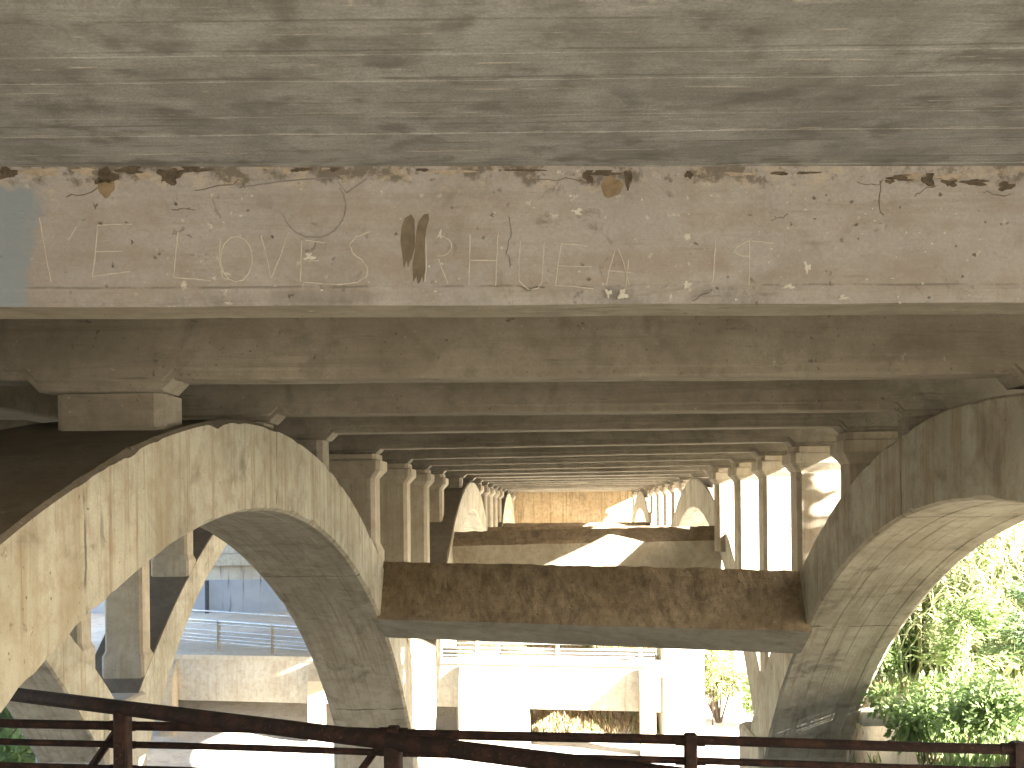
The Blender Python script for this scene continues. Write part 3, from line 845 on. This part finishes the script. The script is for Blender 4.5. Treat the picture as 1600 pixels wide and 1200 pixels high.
for x, y, row, k in spots:
    me = reeds[rr.randrange(3)]
    o = empty('reed_clump', (x, y, ground(x, y) - .05), 'arching green and straw reed clump on the sunny bank behind the right arch', 'reeds', 'reed clumps on the right bank')
    sc = rr.uniform(.65, .98) * (1.2 if row == 4 else 1); o.scale = (sc, sc, sc); o.rotation_euler.z = rr.uniform(0, 6)
    for nm, q in zip(('blades', 'canes', 'seed_plumes'), me):
        c = link(nm, q, o)
        if nm == 'seed_plumes': c['kind'] = 'stuff'

def small_tree(name, x, y, h, seed, label, leafm, spread=1.0):
    r = random.Random(seed); o = empty(name, (x, y, ground(x, y)), label, 'tree')
    t = MB(); lf = MB()
    pts = [(0, 0, -.2), (.05, 0, h * .25), (-.03, .02, h * .55), (.05, 0, h)]
    t.tube(pts, [.06, .05, .035, .01], 8)
    for k in range(26):
        zz = h * r.uniform(.32, .98); a = r.uniform(0, 2 * pi); L = spread * (1.15 - zz / h * .7) * r.uniform(.6, 1.1)
        b0 = Vector((0, 0, zz)); tip = b0 + Vector((cos(a) * L, sin(a) * L, L * r.uniform(.05, .4)))
        t.tube([tuple(b0), tuple(b0.lerp(tip, .5) + Vector((0, 0, .06))), tuple(tip)], [.016, .01, .004], 4)
        for q in range(75):
            p = b0.lerp(tip, r.uniform(.15, 1.05)) + rv(r) * .13
            leaf(lf, p, Vector((cos(a), sin(a), r.uniform(-.5, .2))) + rv(r) * .8, rv(r), r.uniform(.08, .17), .028)
    t.build('trunk', M['bark'], o); lf.build('crown', leafm, o)
small_tree('young_tree', 5.5, 13.95, 1.55, 3, 'young feathery green tree with a thin trunk, in front of the kerb wall', M['fern'], .72)
small_tree('young_tree', 4.9, 34.2, 2.6, 5, 'thin yellowish tree seen between the right arch legs', M['yellow'], .8)
small_tree('young_tree', 6.75, 14.6, 1.6, 7, 'bluish green drooping tree at the right edge of the bank', M['shrub_dark'], .85)

# background trees up the slope, only their mass matters
def big_tree(x, y, h, seed, label, dense=20, group='trees on the slopes beyond the bridge'):
    r = random.Random(seed); o = empty('broadleaf_tree', (x, y, ground(x, y)), label, 'tree', group)
    t = MB(); lf = MB(); t.tube([(0, 0, -.3), (.1, .1, h * .4), (0, 0, h * .8)], [.22, .15, .05], 8)
    for k in range(dense):
        sd_ = .2 if dense == 20 else .13
        c = Vector((max(-1.1, min(1.1, r.gauss(0, sd_ * 5))) * h / 5, max(-1.1, min(1.1, r.gauss(0, sd_ * 5))) * h / 5, h * r.uniform(.35 if dense == 20 else .62, .95))); cr = h * r.uniform(.1, .18)
        t.tube([(0, 0, c.z * .55), tuple(c)], [.06, .02], 5)
        for q in range(120):
            v = rv(r); leaf(lf, c + v * cr, v + rv(r), rv(r), .32, .18)
    t.build('trunk', M['bark'], o); lf.build('crown', M['shrub' if seed % 2 else 'yellow'], o)
for k, (x, y, h, lab) in enumerate([(17, 47, 7, 'leafy tree behind the reeds at the far right'), (25, 46, 7, 'leafy tree on the slope, outermost on the right'), (11, 49, 7, 'leafy tree behind the far right columns'),
                                (-19, 30, 6, 'leafy tree left of the viaduct beyond the bridge'), (-24, 38, 7, 'tall leafy tree at the far left beyond the blue wall')]):
    big_tree(x, y, h, 60 + k, lab)

for k, (x, y, h, lab) in enumerate([(9.6, .4, 7.5, 'added unseen leafy shade tree on the near right bank beside the path, nearest the photographer'), (9.8, 4.0, 7.0, 'added unseen leafy shade tree on the near right bank level with the rusty railing'),
                                    (9.9, 6.95, 6.8, 'added unseen leafy shade tree on the near right bank just before the arch leg')]):
    big_tree(x, y, h, 81 + k, lab, 46, 'added unseen trees shading the railing and near strut')  # trees added outside the view to keep sun off railing and near strut

# dry brush and grass that nobody could count
r = random.Random(31); gm = MB()
def tuft(x, y, hh, mi, nb=7):
    z = ground(x, y)
    for q in range(nb):
        a = r.uniform(0, 2 * pi); d = Vector((cos(a) * r.uniform(.1, .5), sin(a) * r.uniform(.1, .5), 1))
        leaf(gm, (x + r.uniform(-.12, .12), y + r.uniform(-.12, .12), z - .02), d, Vector((sin(a), -cos(a), .1)), hh * r.uniform(.5, 1.2), .03, mi)
for k in range(2600): tuft(r.uniform(-2.0, 3.2), r.uniform(31.7, 35.2), .3, 2 if r.random() < .85 else 0, 6)
for k in range(5200):
    x, y = r.uniform(4.2, 10.5), r.uniform(10.5, 21.5)
    if 13.7 < y < 15.1 and r.random() < .85: continue
    if noise.noise(Vector((x * .7, y * .7, 3))) < -.12: continue
    tuft(x, y, .3, r.choice((0, 0, 1, 1, 2)))
for k in range(900): tuft(r.uniform(-14, -9.6), r.uniform(14, 22), .35, r.choice((0, 1)))
o = gm.build('ground_cover', [M['fern'], M['shrub'], M['dry']]); o['kind'] = 'stuff'
tag(o, 'grass and dry brush covering the banks', 'grass')
